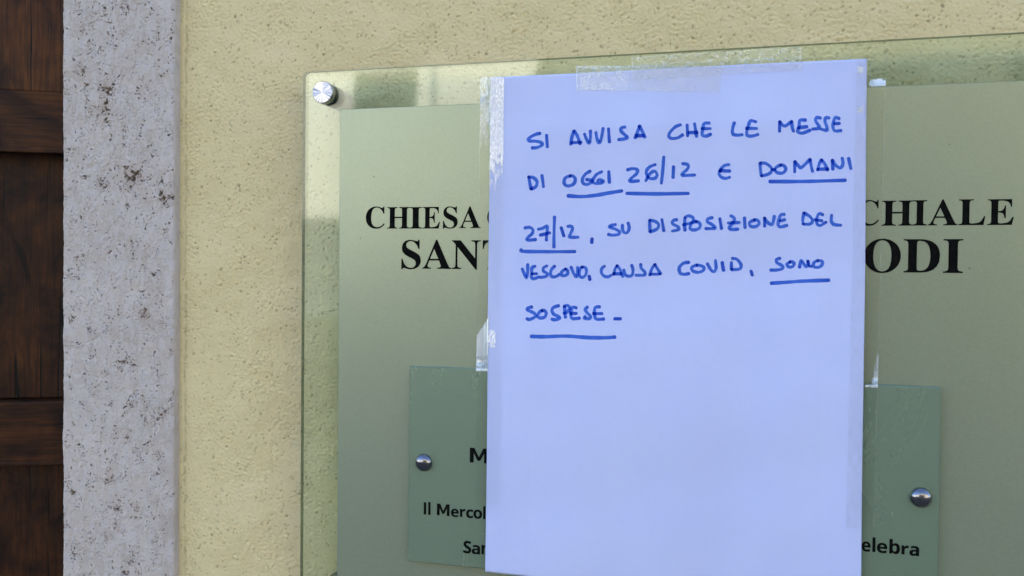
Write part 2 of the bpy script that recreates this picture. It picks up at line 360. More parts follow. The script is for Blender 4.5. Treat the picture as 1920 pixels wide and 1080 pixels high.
# ------------------------------------------------------------------ travertine jamb
def stone():
    step = 0.00037
    z0, z1 = P(200, 1080, STONE_Y).z - 0.09, P(200, 0, STONE_Y).z + 0.09
    nx, ny = int(round((SX1 - SX0) / step)), int((z1 - z0) / step)
    X = np.linspace(SX0, SX1, nx); Z = z0 + np.arange(ny) * step
    XX, ZZ = np.meshgrid(X, Z)
    t = 1.35 * band(ny, nx, step, 0.030, 0.5, math.radians(75), 0.55) + 0.5 * band(ny, nx, step, 0.012, 0.4)
    dens = np.clip(t, -1.8, 2.0) * 0.36 - 0.10
    stain = np.zeros((ny, nx))
    cl = [(200,170,14,1.5),(195,200,16,1.2),(158,60,9,.9),(200,25,16,.8),(240,10,12,.7),(265,75,12,1.0),(188,98,10,.8),(150,130,12,1.0),(165,160,10,.7),
          (195,228,8,1.0),(240,322,13,1.6),(255,335,18,1.2),(225,352,10,.9),(192,340,12,.7),(300,355,12,.9),(310,375,10,1.6),(245,460,9,1.0),(285,512,11,.9),(240,385,8,.8),
          (275,590,10,1.0),(130,600,10,.8),(170,620,10,.6),(220,650,12,.5),(230,680,14,.6),(240,770,22,.7),(300,775,14,.9),(275,820,10,.8),(205,890,11,1.0),(138,925,7,1.5),
          (285,885,10,.9),(212,950,12,1.1),(250,960,14,.7),(200,1005,10,1.1),(215,985,9,1.0),(140,1040,16,.7),(240,1070,24,.9),(170,1060,14,.6),(150,1000,10,.5)]
    irr = np.clip(1 + 0.7 * band(ny, nx, step, 0.007, 0.4), 0, 2.2)
    for px, py, r, a in cl:
        p = P(px, py, STONE_Y); rr = r * 0.00040
        gg = np.exp(-(((XX - p.x) / rr) ** 2 + ((ZZ - p.z) / (rr * 1.2)) ** 2)); dens += 1.0 * a * gg * irr
        if a > 0.95: stain = np.maximum(stain, gg * 0.45)
    n1 = band(ny, nx, step, 0.0026, 0.40); n2 = band(ny, nx, step, 0.0017, 0.30)
    hole = sst(n1, 2.32 - dens, 2.58 - dens); hole2 = sst(n2, 2.12 - 0.8 * dens, 2.42 - 0.8 * dens)
    n3 = band(ny, nx, step, 0.0050, 0.45) + 0.35 * band(ny, nx, step, 0.0022, 0.3); hole3 = sst(n3, 2.7 - 1.15 * dens, 3.05 - 1.15 * dens)
    ef_ = sst(np.minimum(XX - SX0, SX1 - XX), 0.0004, 0.0016); hole = hole * ef_; hole2 = hole2 * ef_; hole3 = hole3 * ef_
    ho = np.maximum(np.maximum(hole * 0.9, hole2 * 0.7), hole3)
    h = -0.0012 * hole - 0.0007 * hole2 - 0.0022 * hole3
    h += 0.00006 * band(ny, nx, step, 0.003, 0.4) + 0.00010 * band(ny, nx, step, 0.010, 0.5) + 0.00022 * band(ny, nx, step, 0.04, 0.5)
    # shallow healed veins
    vn = band(ny, nx, step, 0.028, 0.4, math.radians(65), 0.5); h += 0.00012 * np.exp(-(vn / 0.07) ** 2) - 0.0001 * np.exp(-((vn - .25) / 0.08) ** 2)
    # rounded long edges, slightly worn
    wob = 0.00012 * band(ny, 4, step, 0.015)[:, :1]
    rl, rr = 0.0016 + np.abs(wob), 0.0019 + np.abs(wob)
    dl = XX - SX0; dr = SX1 - XX
    cl_ = np.clip(1 - dl / rl, 0, 1); cr_ = np.clip(1 - dr / rr, 0, 1)
    h -= rl * (1 - np.sqrt(np.maximum(1 - cl_ ** 2, 0))) + rr * (1 - np.sqrt(np.maximum(1 - cr_ ** 2, 0)))
    ezd = np.minimum(np.arange(ny), ny - 1 - np.arange(ny))[:, None]
    V = np.stack([XX + wob * 0, STONE_Y - h, ZZ], -1)
    V = V.reshape(-1, 3); Fc = grid_faces(ny, nx)
    # side faces back into the wall
    n = len(V); left = np.arange(ny) * nx; right = left + nx - 1
    BY = 0.30
    bl = V[left].copy(); bl[:, 1] = BY; br = V[right].copy(); br[:, 1] = BY
    V = np.concatenate([V, bl, br])
    i = np.arange(ny - 1)
    fl = np.stack([n + i, left[:-1], left[1:], n + i + 1], -1); fr = np.stack([right[:-1], n + ny + i, n + ny + i + 1, right[1:]], -1)
    Fc = np.concatenate([Fc, fl, fr])
    pad = np.zeros(2 * ny)
    ev, ef = [], []
    zl, zh = Z[0], Z[-1]; fy = STONE_Y
    for (c, d) in ((0.0, zl), (zh, 2.33)):
        k = len(V) + len(ev); v, f = box_data(SX0, SX1, fy, BY, c, d); ev += v; ef += [tuple(q + k for q in ff) for ff in f]
    V = np.concatenate([V, np.array(ev)]); Fc = np.concatenate([Fc, np.array(ef)])
    z = np.zeros(2 * ny + len(ev))
    o = mesh_obj('stone_jamb', V, Fc, MS, smooth=True, attrs={'hole': np.concatenate([ho.ravel(), z]), 'stain': np.concatenate([stain.ravel(), z])})
    m = o.modifiers.new('split', 'EDGE_SPLIT'); m.split_angle = math.radians(50)
    return tag(o, 'pale grey travertine door jamb full of small dark pits', 'door jamb')
stone()

# ------------------------------------------------------------------ door leaf, standing slightly ajar in the reveal
def door():
    ang = math.radians(25); D0 = 0.20
    c, s = math.cos(ang), math.sin(ang)
    org = P(117, 540, D0)                                   # on the leaf's front plane, at the line of sight past the stone
    t = empty('wooden_door', (org.x, org.y, 0), 'dark brown panelled wooden door left of the pitted stone', 'door')
    t.rotation_euler = (0, 0, ang)
    def hit(px, py):                                        # point of the leaf's plane, in leaf coordinates (u along, z)
        d = cam2world(np.array([px - 960.0, py - 540.0, F])); nrm = Vector((-s, c, 0))
        k = (Vector((org.x, org.y, 0)) - Vector((CAM.x, CAM.y, 0))).dot(nrm) / d.dot(nrm); q = CAM + d * k
        return ((q.x - org.x) * c + (q.y - org.y) * s, q.z)
    u0, u1 = -0.62, 0.10
    zs = [hit(60, y)[1] for y in (173, 282, 751, 868)]
    def board(name, z0, z1, y0, y1, mat, a=u0, b=u1, bev=0.002):
        v, f = box_data(a, b, y0, y1, z0, z1)
        me = bpy.data.meshes.new(name); me.from_pydata(v, [], f); me.materials.append(mat)
        o = link(bpy.data.objects.new(name, me), t); m = o.modifiers.new('bevel', 'BEVEL'); m.width = bev; m.segments = 3
        return o
    ztop, zbot = 2.30, 0.02
    board('panel', zs[0] + .0005, ztop, 0.000, 0.03, MWV)
    board('rail', zs[1], zs[0], -0.008, 0.034, MWH)
    board('moulding', zs[1] - 0.0035, zs[1] + 0.002, -0.0105, 0.003, MWH, bev=0.0012)
    board('panel', zs[2] + .0005, zs[1] - .0005, 0.010, 0.03, MWD)
    board('rail', zs[3], zs[2], -0.006, 0.034, MWH)
    board('moulding', zs[3] - 0.001, zs[3] + 0.0035, -0.0085, 0.003, MWH, bev=0.0012)
    board('panel', zbot, zs[3] - .0015, 0.004, 0.03, MWD)
door()

# ------------------------------------------------------------------ glass sign
CY0, CY1 = -0.0240, -0.0202          # clear glass, front and back
FY0 = -0.0265                        # satin panel front
GY0 = -0.0310                        # small green plate front
gx0, gz1 = P(568, 135, CY0).x, P(900, 116.5, CY0).z
k1 = P(605, 173, -0.0285); k2 = P(598, 1121, -0.0285)
gz0 = k2.z - (gz1 - k1.z)
fx0, fz1 = P(636, 400, FY0).x, P(637, 205, FY0).z
tx0, tx1 = P(686, 408, FY0).x, P(1901, 400, FY0).x
cx = (tx0 + tx1) / 2
fx1 = 2 * cx - fx0; gx1 = 2 * cx - gx0; fz0 = gz0 + (gz1 - fz1)
sign = empty('glass_sign', (cx, CY0, gz0), 'large clear glass sign with a satin panel, black serif lettering and steel standoffs', 'sign')
def rounded(x0, x1, z0, z1, r, n=8):
    pts = []
    for cxx, czz, a0 in ((x1 - r, z1 - r, 0), (x0 + r, z1 - r, 90), (x0 + r, z0 + r, 180), (x1 - r, z0 + r, 270)):
        for i in range(n + 1):
            a = math.radians(a0 + 90 * i / n); pts.append((cxx + r * math.cos(a), czz + r * math.sin(a)))
    return pts
def slab(name, pts, y0, y1, mat, emat, parent, bev=0.0):
    n = len(pts); V = [(x, y0, z) for x, z in pts] + [(x, y1, z) for x, z in pts]
    if bev:
        mx_, mz_ = sum(p[0] for p in pts) / n, sum(p[1] for p in pts) / n
        hw, hh = max(abs(p[0] - mx_) for p in pts), max(abs(p[1] - mz_) for p in pts)
        fr = [(mx_ + (x - mx_) * (1 - bev / hw), y0, mz_ + (z - mz_) * (1 - bev / hh)) for x, z in pts]
        V = fr + [(x, y0 + bev, z) for x, z in pts] + [(x, y1, z) for x, z in pts]
        Fc = [tuple(range(n))] + [tuple(range(3*n - 1, 2*n - 1, -1))]
        for L in (0, 1):
            for i in range(n): j = (i + 1) % n; Fc.append((L*n + i, L*n + n + i, L*n + n + j, L*n + j))
    else:
        Fc = [tuple(range(n)), tuple(range(2*n - 1, n - 1, -1))] + [(i, n + i, n + (i + 1) % n, (i + 1) % n) for i in range(n)]
    o = mesh_obj(name, V, Fc, mat, parent); o.data.materials.append(emat)
    for i, p in enumerate(o.data.polygons):
        if i > 1: p.material_index = 1
    return o
slab('glass_plate', rounded(gx0, gx1, gz0, gz1, 0.0035), CY0, CY1, MC, ME, sign)
slab('satin_panel', rounded(fx0, fx1, fz0, fz1, 0.0004, 2), FY0, CY0 - 0.0001, MF, MGE, sign, 0.0003)
kx, kz = k1.x - gx0, gz1 - k1.z
def turned_face(cap, x, z, r, n=360):
    """the cap's brushed face: fine ridges running out from its centre, added to the cap's mesh"""
    bm = bmesh.new(); bm.from_mesh(cap.data); o = sign.location
    c = bm.verts.new((x - o.x, -0.02915 - o.y, z - o.z)); g = rng.normal(0, 1, n); rings = []
    for q in (0.25, 0.6, 1.0):
        rings.append([bm.verts.new((x + r * q * math.cos(2 * math.pi * i / n) - o.x, -0.02915 + 0.000016 * q * g[i] - o.y, z + r * q * math.sin(2 * math.pi * i / n) - o.z)) for i in range(n)])
    for i in range(n):
        j = (i + 1) % n; bm.faces.new((c, rings[0][i], rings[0][j]))
        for k in (0, 1): bm.faces.new((rings[k][i], rings[k + 1][i], rings[k + 1][j], rings[k][j]))
    bm.to_mesh(cap.data); bm.free(); cap.data.materials[0] = MT
    cap.modifiers.remove(cap.modifiers[0])
    for p in cap.data.polygons: p.use_smooth = False
for (x, z) in ((k1.x, k1.z), (k2.x, k2.z), (gx1 - kx, gz1 - kz), (gx1 - kx, gz0 + kz)):
    R = 0.0069
    cap = lathe('standoff_cap', [(0.0062, CY0 - .0006), (R, CY0 - .0006), (R, -0.0288), (R - .0003, -0.0291), (R * .5, -0.0291)], (x, z), MT, sign, 64)
    turned_face(cap, x, z, R - .00032)
    lathe('washer', [(0.0064, CY0 + .00005 - .0001), (0.0064, CY0 - .00055)], (x, z), MR, sign)
    lathe('standoff_barrel', [(0.0066, CY1 + .0001), (0.0068, CY1 + .0005), (0.0068, -0.0003), (0.0066, 0.0008)], (x, z), MB, sign)

GLYPHS = {
'sC':["547,0 485,3 425,10 369,23 315,41 264,64 217,92 174,123 135,159 100,198 70,242 45,289 25,338 11,390 3,445 0,502 3,559 11,613 26,665 45,713 71,760 102,802 136,842 176,877 219,908 267,936 319,959 373,977 430,990 490,997 553,1000 598,998 647,991 698,981 752,966 810,946 858,937 880,939 898,947 913,959 925,977 933,1000 974,1000 974,670 935,670 911,720 884,766 854,808 821,845 784,877 744,905 703,926 660,941 615,950 568,953 464,935 383,881 325,789 291,662 279,498 292,345 330,225 394,140 483,89 598,72 636,74 674,79 712,88 750,100 788,116 825,136 860,158 893,184 925,213 955,245 1000,209 929,134 849,75 758,33 658,8"],
'sH':["0,0 0,38 27,41 49,45 69,51 84,59 96,69 104,83 111,100 116,122 119,147 120,177 120,832 119,858 116,882 111,901 104,918 95,931 83,941 68,949 49,956 27,960 1,963 1,1000 460,1000 460,963 384,948 374,944 366,938 359,930 353,921 348,912 339,832 339,550 664,550 664,832 655,912 651,921 645,930 638,938 630,944 620,948 542,963 542,1000 1000,1000 1000,963 973,960 951,955 932,949 917,941 906,931 897,919 891,903 886,883 883,859 883,832 883,177 883,149 886,125 891,104 898,86 906,72 918,61 933,52 952,45 974,41 1000,38 1000,0 542,0 542,38 568,40 591,44 610,50 626,58 638,67 647,80 655,97 660,119 663,146 664,177 664,485 339,485 339,177 340,147 343,122 348,100 355,83 363,69 375,59 391,51 410,45 433,41 460,38 460,0"],
'sI':["0,0 0,38 54,42 102,47 143,54 178,61 205,71 227,83 244,98 256,117 263,139 266,165 266,850 264,875 258,896 247,914 233,928 214,939 189,947 155,953 112,958 60,961 0,963 0,1000 994,1000 994,963 937,961 887,958 845,953 811,947 785,939 764,928 749,914 737,896 731,875 728,850 728,170 749,97 758,87 771,78 787,70 806,63 828,58 1000,38 1000,0"],
'sE':["0,0 0,37 32,38 60,41 83,47 102,55 116,65 127,78 136,95 142,117 146,142 147,171 147,810 146,845 142,876 136,901 127,920 116,934 101,945 83,953 61,959 35,962 5,963 5,1000 926,1000 926,702 889,702 878,754 863,798 842,836 816,868 784,892 747,911 702,926 650,937 590,943 523,945 447,940 437,938 429,934 423,929 417,923 414,915 405,853 405,540 431,540 472,542 509,548 540,558 567,572 590,591 608,614 625,642 639,675 650,714 659,758 698,758 698,260 658,260 623,398 611,417 598,434 582,448 565,459 545,468 412,488 405,488 405,147 406,127 409,110 414,96 420,85 428,77 439,71 454,66 472,63 494,61 520,60 720,85 751,96 781,109 809,125 834,144 858,164 955,314 1000,314 934,0"],
'sS':["0,0 0,354 62,354 84,295 111,244 142,198 177,159 217,127 261,100 310,80 364,65 422,56 486,54 533,55 575,61 613,69 647,82 676,98 701,117 720,137 734,159 742,184 745,210 738,246 718,278 684,308 637,334 575,358 378,423 308,447 246,472 192,498 146,525 107,552 76,581 52,612 35,645 25,681 21,718 23,752 30,783 41,813 57,841 76,867 100,891 127,913 158,932 191,950 228,965 268,977 310,987 354,994 400,999 448,1000 589,990 756,962 786,957 811,955 831,957 848,962 861,971 871,984 877,1000 936,1000 936,692 883,692 792,830 649,922 616,934 582,943 548,950 513,954 478,955 436,953 398,949 364,941 333,931 306,917 283,901 265,883 252,864 245,843 242,820 244,798 251,779 262,760 277,744 297,728 461,658 665,594 867,511 895,494 919,475 940,456 957,437 970,417 1000,301 997,266 990,233 977,201 959,172 935,144 907,118 875,94 838,73 797,55 752,39 702,25 650,15 594,7 534,3 471,1 365,6 261,24 175,42 132,48 83,37 57,0"],
'sA':["0,0 0,39 17,40 32,43 46,48 59,56 71,65 128,160 475,1000 516,999 869,186 929,73 940,61 952,51 966,44 982,40 1000,39 1000,0 526,0 526,39 569,41 603,48 627,60 642,77 646,98 623,174 578,284 248,284 193,151 186,126 184,104 189,80 202,62 223,49 254,41 293,39 302,39 302,0","270,344 554,344 410,684"],
'sN':["834,0 192,774 192,192 193,163 196,139 201,118 208,102 218,89 230,80 246,72 267,67 292,63 322,61 322,23 0,23 0,61 78,73 88,78 97,84 104,92 110,101 115,112 125,192 125,856 39,952 0,964 0,1000 300,1000 808,385 808,833 798,911 793,921 787,930 779,938 770,944 760,949 678,964 678,1000 1000,1000 1000,964 972,962 948,958 928,952 911,944 900,934 891,922 884,905 879,885 876,860 875,831 875,0"],
'sT':["203,0 203,38 237,40 267,43 292,49 313,57 329,68 341,82 351,99 358,121 362,147 363,177 363,951 346,951 295,949 249,941 207,928 169,909 136,886 108,857 85,824 66,786 53,744 45,698 0,698 0,1000 1000,1000 1000,696 958,696 936,788 894,859 832,911 749,941 645,951 632,951 632,177 633,146 637,120 644,98 653,80 665,66 680,56 701,48 727,43 757,39 793,38 793,0"],
'sL':["0,0 0,38 32,41 59,45 82,51 100,59 114,69 125,83 133,100 139,122 142,147 144,177 144,832 142,859 139,883 133,904 124,920 113,933 99,943 81,951 59,957 32,961 2,963 2,1000 569,1000 569,963 468,953 455,948 443,942 433,934 425,925 418,914 405,832 405,181 413,103 417,93 422,85 429,78 438,73 448,69 530,60 727,87 757,99 786,114 813,131 838,152 861,175 956,339 1000,339 938,0"],
'sO':["495,0 453,2 413,6 374,14 336,24 300,38 265,54 231,73 200,94 170,118 142,144 116,172 93,202 72,233 53,267 37,303 24,340 13,378 6,418 1,458 0,500 1,542 6,582 13,621 24,660 37,696 53,732 72,766 93,797 117,827 143,856 171,882 201,905 233,927 267,946 303,962 341,976 380,986 420,994 462,998 505,1000 547,999 587,994 626,987 664,976 700,963 735,947 769,928 800,907 830,884 857,858 883,831 906,801 927,769 946,736 962,700 976,663 986,624 994,584 998,543 1000,500 998,458 994,418 986,378 976,340 962,303 946,267 927,233 906,202 882,172 856,144 828,118 797,94 765,73 731,54 695,38 658,24 619,14 579,6 538,2","504,48 591,66 660,120 708,211 738,337 748,500 745,585 737,661 723,728 704,787 680,837 651,879 617,911 580,934 539,948 494,952 406,934 337,880 289,789 259,663 250,500 252,416 261,340 274,273 293,214 318,163 347,122 381,89 418,66 459,53"],
'sD':["12,0 12,38 38,40 60,44 79,49 94,56 106,65 115,76 122,92 126,112 129,136 130,164 130,822 129,854 126,882 120,904 112,923 101,936 88,946 71,953 51,959 27,962 0,963 0,1000 456,1000 558,995 649,979 730,953 801,917 861,870 911,814 950,749 978,675 994,592 1000,500 979,320 915,180 810,80 662,20 471,0","458,53 513,58 562,71 605,93 641,124 672,164 697,214 716,272 730,340 738,417 741,503 729,664 696,790 639,880 561,933 459,951 438,950 421,948 406,944 394,938 386,930 380,920 375,906 372,889 370,869 369,845 369,158 370,135 372,115 375,98 380,85 386,74 394,67 406,61 420,57 437,54"],
'nM':["0,0 0,1000 270,1000 491,235 495,235 730,1000 1000,1000 1000,0 815,0 815,473 817,583 821,700 824,783 819,783 578,0 396,0 170,784 165,784 170,700 175,581 177,465 177,0"],
'nI':["0,0 0,120 268,176 268,824 0,880 0,1000 1000,1000 1000,880 732,824 732,176 1000,120 1000,0"],
'nl':["0,0 0,1000 1000,1000 1000,0"],
'ne':["557,0 493,2 432,9 375,19 320,34 268,54 220,78 177,106 137,139 102,176 72,217 46,263 26,314 11,369 3,429 0,493 3,558 10,619 23,676 41,728 65,775 92,817 124,856 160,889 200,919 245,943 292,964 343,980 397,991 453,998 513,1000 599,995 678,982 749,959 813,927 869,886 916,837 953,779 979,715 995,642 1000,562 1000,435 300,435 304,392 314,353 329,318 349,287 375,260 405,237 440,219 479,206 523,199 571,196 761,215 938,272 938,69 770,17","306,610 722,610 719,644 712,675 702,704 688,731 670,755 648,776 621,792 590,804 555,810 515,813 482,811 451,805 423,795 397,781 373,763 352,741 335,715 322,684 312,649"],
'nr':["0,0 0,982 318,982 380,817 400,817 429,846 462,874 499,899 541,924 586,946 635,965 686,981 741,991 799,998 859,1000 932,998 1000,993 969,741 911,747 845,750 639,726 602,715 567,702 535,686 506,668 480,647 458,624 442,598 429,568 422,536 420,500 420,0"],
'nc':["582,0 476,5 380,19 294,43 218,76 152,119 97,172 55,237 24,312 6,398 0,495 3,563 12,626 28,683 50,736 78,783 111,825 149,862 193,895 241,923 293,947 350,966 411,981 474,992 541,998 612,1000 834,981 1000,935 900,731 750,772 612,788 517,776 442,741 389,683 358,601 347,496 350,442 358,393 372,350 392,313 417,283 447,258 481,239 520,225 564,217 612,214 801,236 961,297 961,72 798,17"],
'no':["497,0 441,2 387,9 336,21 287,37 241,58 198,84 159,114 123,148 92,186 64,229 41,276 23,326 10,381 3,439 0,502 5,593 21,676 48,750 86,815 134,871 192,917 258,954 331,979 413,995 503,1000 560,998 614,991 665,979 714,963 760,942 803,916 842,887 877,853 908,815 936,773 959,727 977,677 990,622 997,564 1000,502 995,410 978,327 951,253 913,187 865,131 807,84 741,47 668,21 586,5","501,212 543,215 580,224 613,238 640,259 663,285 681,317 695,355 705,398 711,447 713,502 711,556 705,605 695,648 681,685 663,716 640,742 612,762 580,777 542,785 499,788 457,785 420,777 387,762 360,742 337,716 319,685 305,648 295,605 289,556 287,502 289,447 295,398 305,355 319,317 337,285 360,259 388,238 420,224 458,215"],
'nS':["434,0 339,2 248,9 161,21 79,37 0,59 0,251 227,196 460,170 506,171 545,175 580,181 608,189 631,200 649,212 664,226 674,240 680,256 682,274 678,295 668,314 651,332 627,348 596,362 383,433 267,471 147,527 54,609 17,723 23,773 40,819 68,860 107,896 157,927 217,953 285,974 361,988 445,997 538,1000 767,982 994,932 888,771 699,813 527,828 492,827 460,824 431,819 406,811 385,801 367,790 353,777 343,763 337,747 335,730 338,710 347,692 362,676 382,661 409,649 626,575 827,502 955,411 971,390 984,366 993,340 998,313 1000,283 994,234 976,188 947,147 906,110 853,77 789,49 715,28 631,12 538,3"],
'na':["347,0 289,3 235,12 186,27 140,48 99,75 63,108 35,148 16,194 4,246 0,305 5,363 20,415 45,460 80,499 125,532 180,558 246,580 321,596 406,607 501,612 696,617 696,660 694,688 689,714 679,736 667,755 650,771 630,783 607,793 582,800 553,805 522,806 361,786 205,735 105,914 305,977 534,1000 620,997 698,987 767,970 828,946 880,916 923,879 957,835 981,784 995,725 1000,660 1000,18 786,18 727,148 719,148 567,35 532,23 493,13 449,6 400,1","462,192 500,194 536,200 569,210 600,224 628,243 653,264 672,289 685,318 693,349 696,384 696,464 577,460 521,457 473,451 432,442 398,430 372,414 351,396 335,376 323,354 316,330 314,303 316,281 321,261 329,244 340,229 355,218 373,209 392,201 413,196 437,193"],
'nn':["0,0 0,982 226,982 266,856 282,856 304,885 329,910 358,932 389,951 424,966 615,1000 682,997 744,986 800,969 850,945 895,915 933,876 962,830 983,775 996,712 1000,640 1000,0 704,0 704,574 703,614 698,650 689,682 678,710 663,733 644,752 621,767 595,777 564,784 530,786 479,783 435,773 399,756 368,732 345,702 327,666 313,624 304,576 298,522 296,462 296,0"],
'nb':["588,0 543,1 502,4 465,10 432,18 403,28 292,91 273,91 224,13 0,13 0,1000 292,1000 292,770 288,691 280,630 292,630 408,705 439,716 473,724 510,730 552,734 596,735 665,731 729,720 788,702 841,676 888,642 928,602 960,554 982,499 996,438 1000,369 995,300 982,238 959,182 927,134 886,94 838,60 784,34 724,15 659,4","506,157 540,159 572,166 601,177 626,192 649,212 668,236 683,264 693,296 700,332 702,371 700,411 693,446 683,478 667,505 648,528 625,547 599,562 570,572 537,578 502,581 459,579 422,573 390,564 363,551 342,534 325,513 312,488 302,460 295,427 292,391 292,370 294,331 300,296 309,264 322,236 338,212 360,192 387,177 421,166 460,159"]}

GLYPHS['nM'] = ["0,0 0,1000 255,1000 500,400 745,1000 1000,1000 1000,0 785,0 785,640 575,150 425,150 215,640 215,0"]
def glyph_mesh(items, yf, depth, bold):
    """items = (glyph, px0, px1, py_top, py_bottom); outlines fitted to their boxes on the plane Y = yf -> verts, faces"""
    V, Fc = [], []
    for gname, a, b, top, bot in items:
        L, Rr = P(a, (top + bot) / 2, yf).x, P(b, (top + bot) / 2, yf).x
        zt, zb = P((a + b) / 2, top, yf).z, P((a + b) / 2, bot, yf).z
        cu = bpy.data.curves.new('outline', 'CURVE'); cu.dimensions = '2D'; cu.fill_mode = 'BOTH'; cu.extrude = depth / 2; cu.offset = 0 if gname == 'nM' else bold
        for s in GLYPHS[gname]:
            pts = [tuple(map(float, q.split(','))) for q in s.split()]
            sp = cu.splines.new('POLY'); sp.points.add(len(pts) - 1); sp.use_cyclic_u = True
            for q, (x, y) in zip(sp.points, pts): q.co = (L + (Rr - L) * x / 1000, zb + (zt - zb) * y / 1000, 0, 1)
        o = bpy.data.objects.new('outline', cu); me = bpy.data.meshes.new_from_object(o)
        k = len(V); V += [(v.co.x, yf - depth / 2 - v.co.z, v.co.y) for v in me.vertices]
        Fc += [tuple(i + k for i in p.vertices)[::-1] for p in me.polygons]
        bpy.data.objects.remove(o); bpy.data.curves.remove(cu); bpy.data.meshes.remove(me)
    return V, Fc
def letters(parent, items, yf, bold=0.0):
    V, Fc = glyph_mesh(items, yf - 0.00002, 0.00012, bold)
    return mesh_obj('lettering', V, Fc, MPR, parent)
letters(sign, [('sC',686,721.5,387.2,428.9),('sH',726,768,388.3,428.5),('sI',767.5,791.7,388.3,428.5),('sE',792.5,825,388,428.5),('sS',830.8,858.3,387,428.8),('sA',861.3,901.3,386.8,427.6),
        ('sC',913.5,949,386.5,428)], FY0)
letters(sign, [('sS',752.8,789,449.6,505),('sA',792,846,449.4,504),('sN',847.5,901.3,450.5,505.8),('sT',905,950,450.5,504.5)], FY0)
letters(sign, [('sC',1608,1648,375,423.5),('sH',1653.3,1711.7,376.2,423),('sI',1711.9,1738.3,375.4,422.8),('sA',1740.5,1795.5,373.8,422.4),('sL',1797.5,1847.6,373.7,422),('sE',1851.4,1901,373.5,421.8)], FY0)
letters(sign, [('sO',1620.2,1689,447.5,512),('sD',1694,1762.4,448.5,511),('sI',1768.6,1806,448.3,511.8)], FY0)

# small frosted plate screwed on the big one
px0, pz1 = P(768, 686, GY0).x, P(768, 686, GY0).z
px1 = P(1763, 830, GY0).x; pz0 = P(766, 1052, GY0).z
plate = empty('small_glass_plate', ((px0 + px1) / 2, GY0, pz0), 'small frosted green glass plate with dome screws, half hidden by the paper notice', 'sign')
slab('glass_plate', rounded(px0, px1, pz0, pz1, 0.0006, 2), GY0, FY0 - 0.0002, MG, MGE, plate, 0.0005)
for (x, y) in ((793, 868), (1728, 934)):
    q = P(x, y, GY0 - 0.002); R = 0.0054
    lathe('dome_screw', [(R * .96, GY0 + .0003)] + [(R * math.cos(a), GY0 - .0004 - 0.0036 * math.sin(a)) for a in [math.pi / 2 * i / 12 for i in range(12)]] + [(0.0001, GY0 - .004)], (q.x, q.z), MD, plate, 40)
letters(plate, [('nM',881,915,840.4,868)], GY0, 0.00007)
letters(plate, [('nl',794.8,799,942,964.4),('nl',803.2,807.2,941.6,965),('nM',819.3,843,945,966.7),('ne',845.8,859.8,954,969.2),('nr',862.7,872.4,954.3,969.2),
                ('nc',874.2,887.4,955.3,971.2),('no',887.8,903.8,955.8,972.5),('nl',906.2,910.2,949.5,973)], GY0, 0.00007)
letters(plate, [('nS',869,883.5,1014.2,1037.5),('na',884.8,900,1022,1039),('nn',903,917.5,1022,1039.5)], GY0, 0.00007)
letters(plate, [('ne',1615.7,1632,1015.5,1034),('nl',1636,1641.2,1007.8,1034.6),('ne',1644.4,1663.3,1018,1036.8),('nb',1667.8,1687.2,1011.3,1038.5),('nr',1690.5,1703.4,1022.8,1039.5),('na',1705.4,1723.2,1023.8,1042.2)], GY0, 0.00007)

# ------------------------------------------------------------------ paper notice
PC = [(920, 145), (1626, 110), (1614, 1148), (910, 1072)]      # corners in the photo, clockwise from top left
def paper_y(px, py):
    base = -0.0273 - 0.0045 * float(sst(np.array(py + 0.03 * (1300 - px)), 470, 760))
    u = (px - 915) / 700; v = (py - 130) / 960
    wv = 0.00050 * math.sin(7.5 * u + 1.2 + 1.6 * v) + 0.00040 * math.sin(15 * u - 2.0 * v) + 0.0004 * math.sin(5 * v + 2.5 * u + 1) + 0.00025 * math.sin(24 * u + 6 * v) + 0.00010 * math.sin(41 * u - 5 * v + 1) + 0.00012 * math.sin(31 * v + 3 * u)
    e = min(1, max(0, min(u, 1 - u) * 9)) * min(1, max(0, v * 9))
    wv = (wv * 2.2 - 0.0031) * (0.15 + 0.85 * e)
    return base + wv - 0.0010 * max(0, v - 0.8) * 5 * abs(u - .5) - 0.0022 * float(sst(np.array(u), .86, 1)) * float(sst(np.array(v), .15, .45)) - 0.0012 * float(sst(np.array(u), .12, 0)) * float(sst(np.array(v), .6, .8))
def bil(c, u, v):
    a = [c[0][i] * (1 - u) + c[1][i] * u for i in (0, 1)]; b = [c[3][i] * (1 - u) + c[2][i] * u for i in (0, 1)]
    return a[0] * (1 - v) + b[0] * v, a[1] * (1 - v) + b[1] * v
def edge_wob(u, v):
    return 0.9 * math.sin(9 * v + 1) * (1 - 2 * u) * 0.6, 0.5 * math.sin(7 * u)
notice = empty('paper_notice', tuple(P(1268, 600, -0.028)), 'white sheet of paper handwritten in blue marker, taped over the glass sign', 'notice')
def sheet():
    nu, nv = 180, 240; V = []
    for j in range(nv + 1):
        for i in range(nu + 1):
            u, v = i / nu, j / nv; x, y = bil(PC, u, v); wx, wy = edge_wob(u, v); V.append(P(x + wx, y + wy, paper_y(x, y)))
    V = np.array([tuple(p) for p in V]); f = grid_faces(nv + 1, nu + 1, True)
    o = mesh_obj('sheet', V, f, MPA, notice, smooth=True)
    m = o.modifiers.new('thickness', 'SOLIDIFY'); m.thickness = 0.0001; m.offset = 1
    return o
sheet()

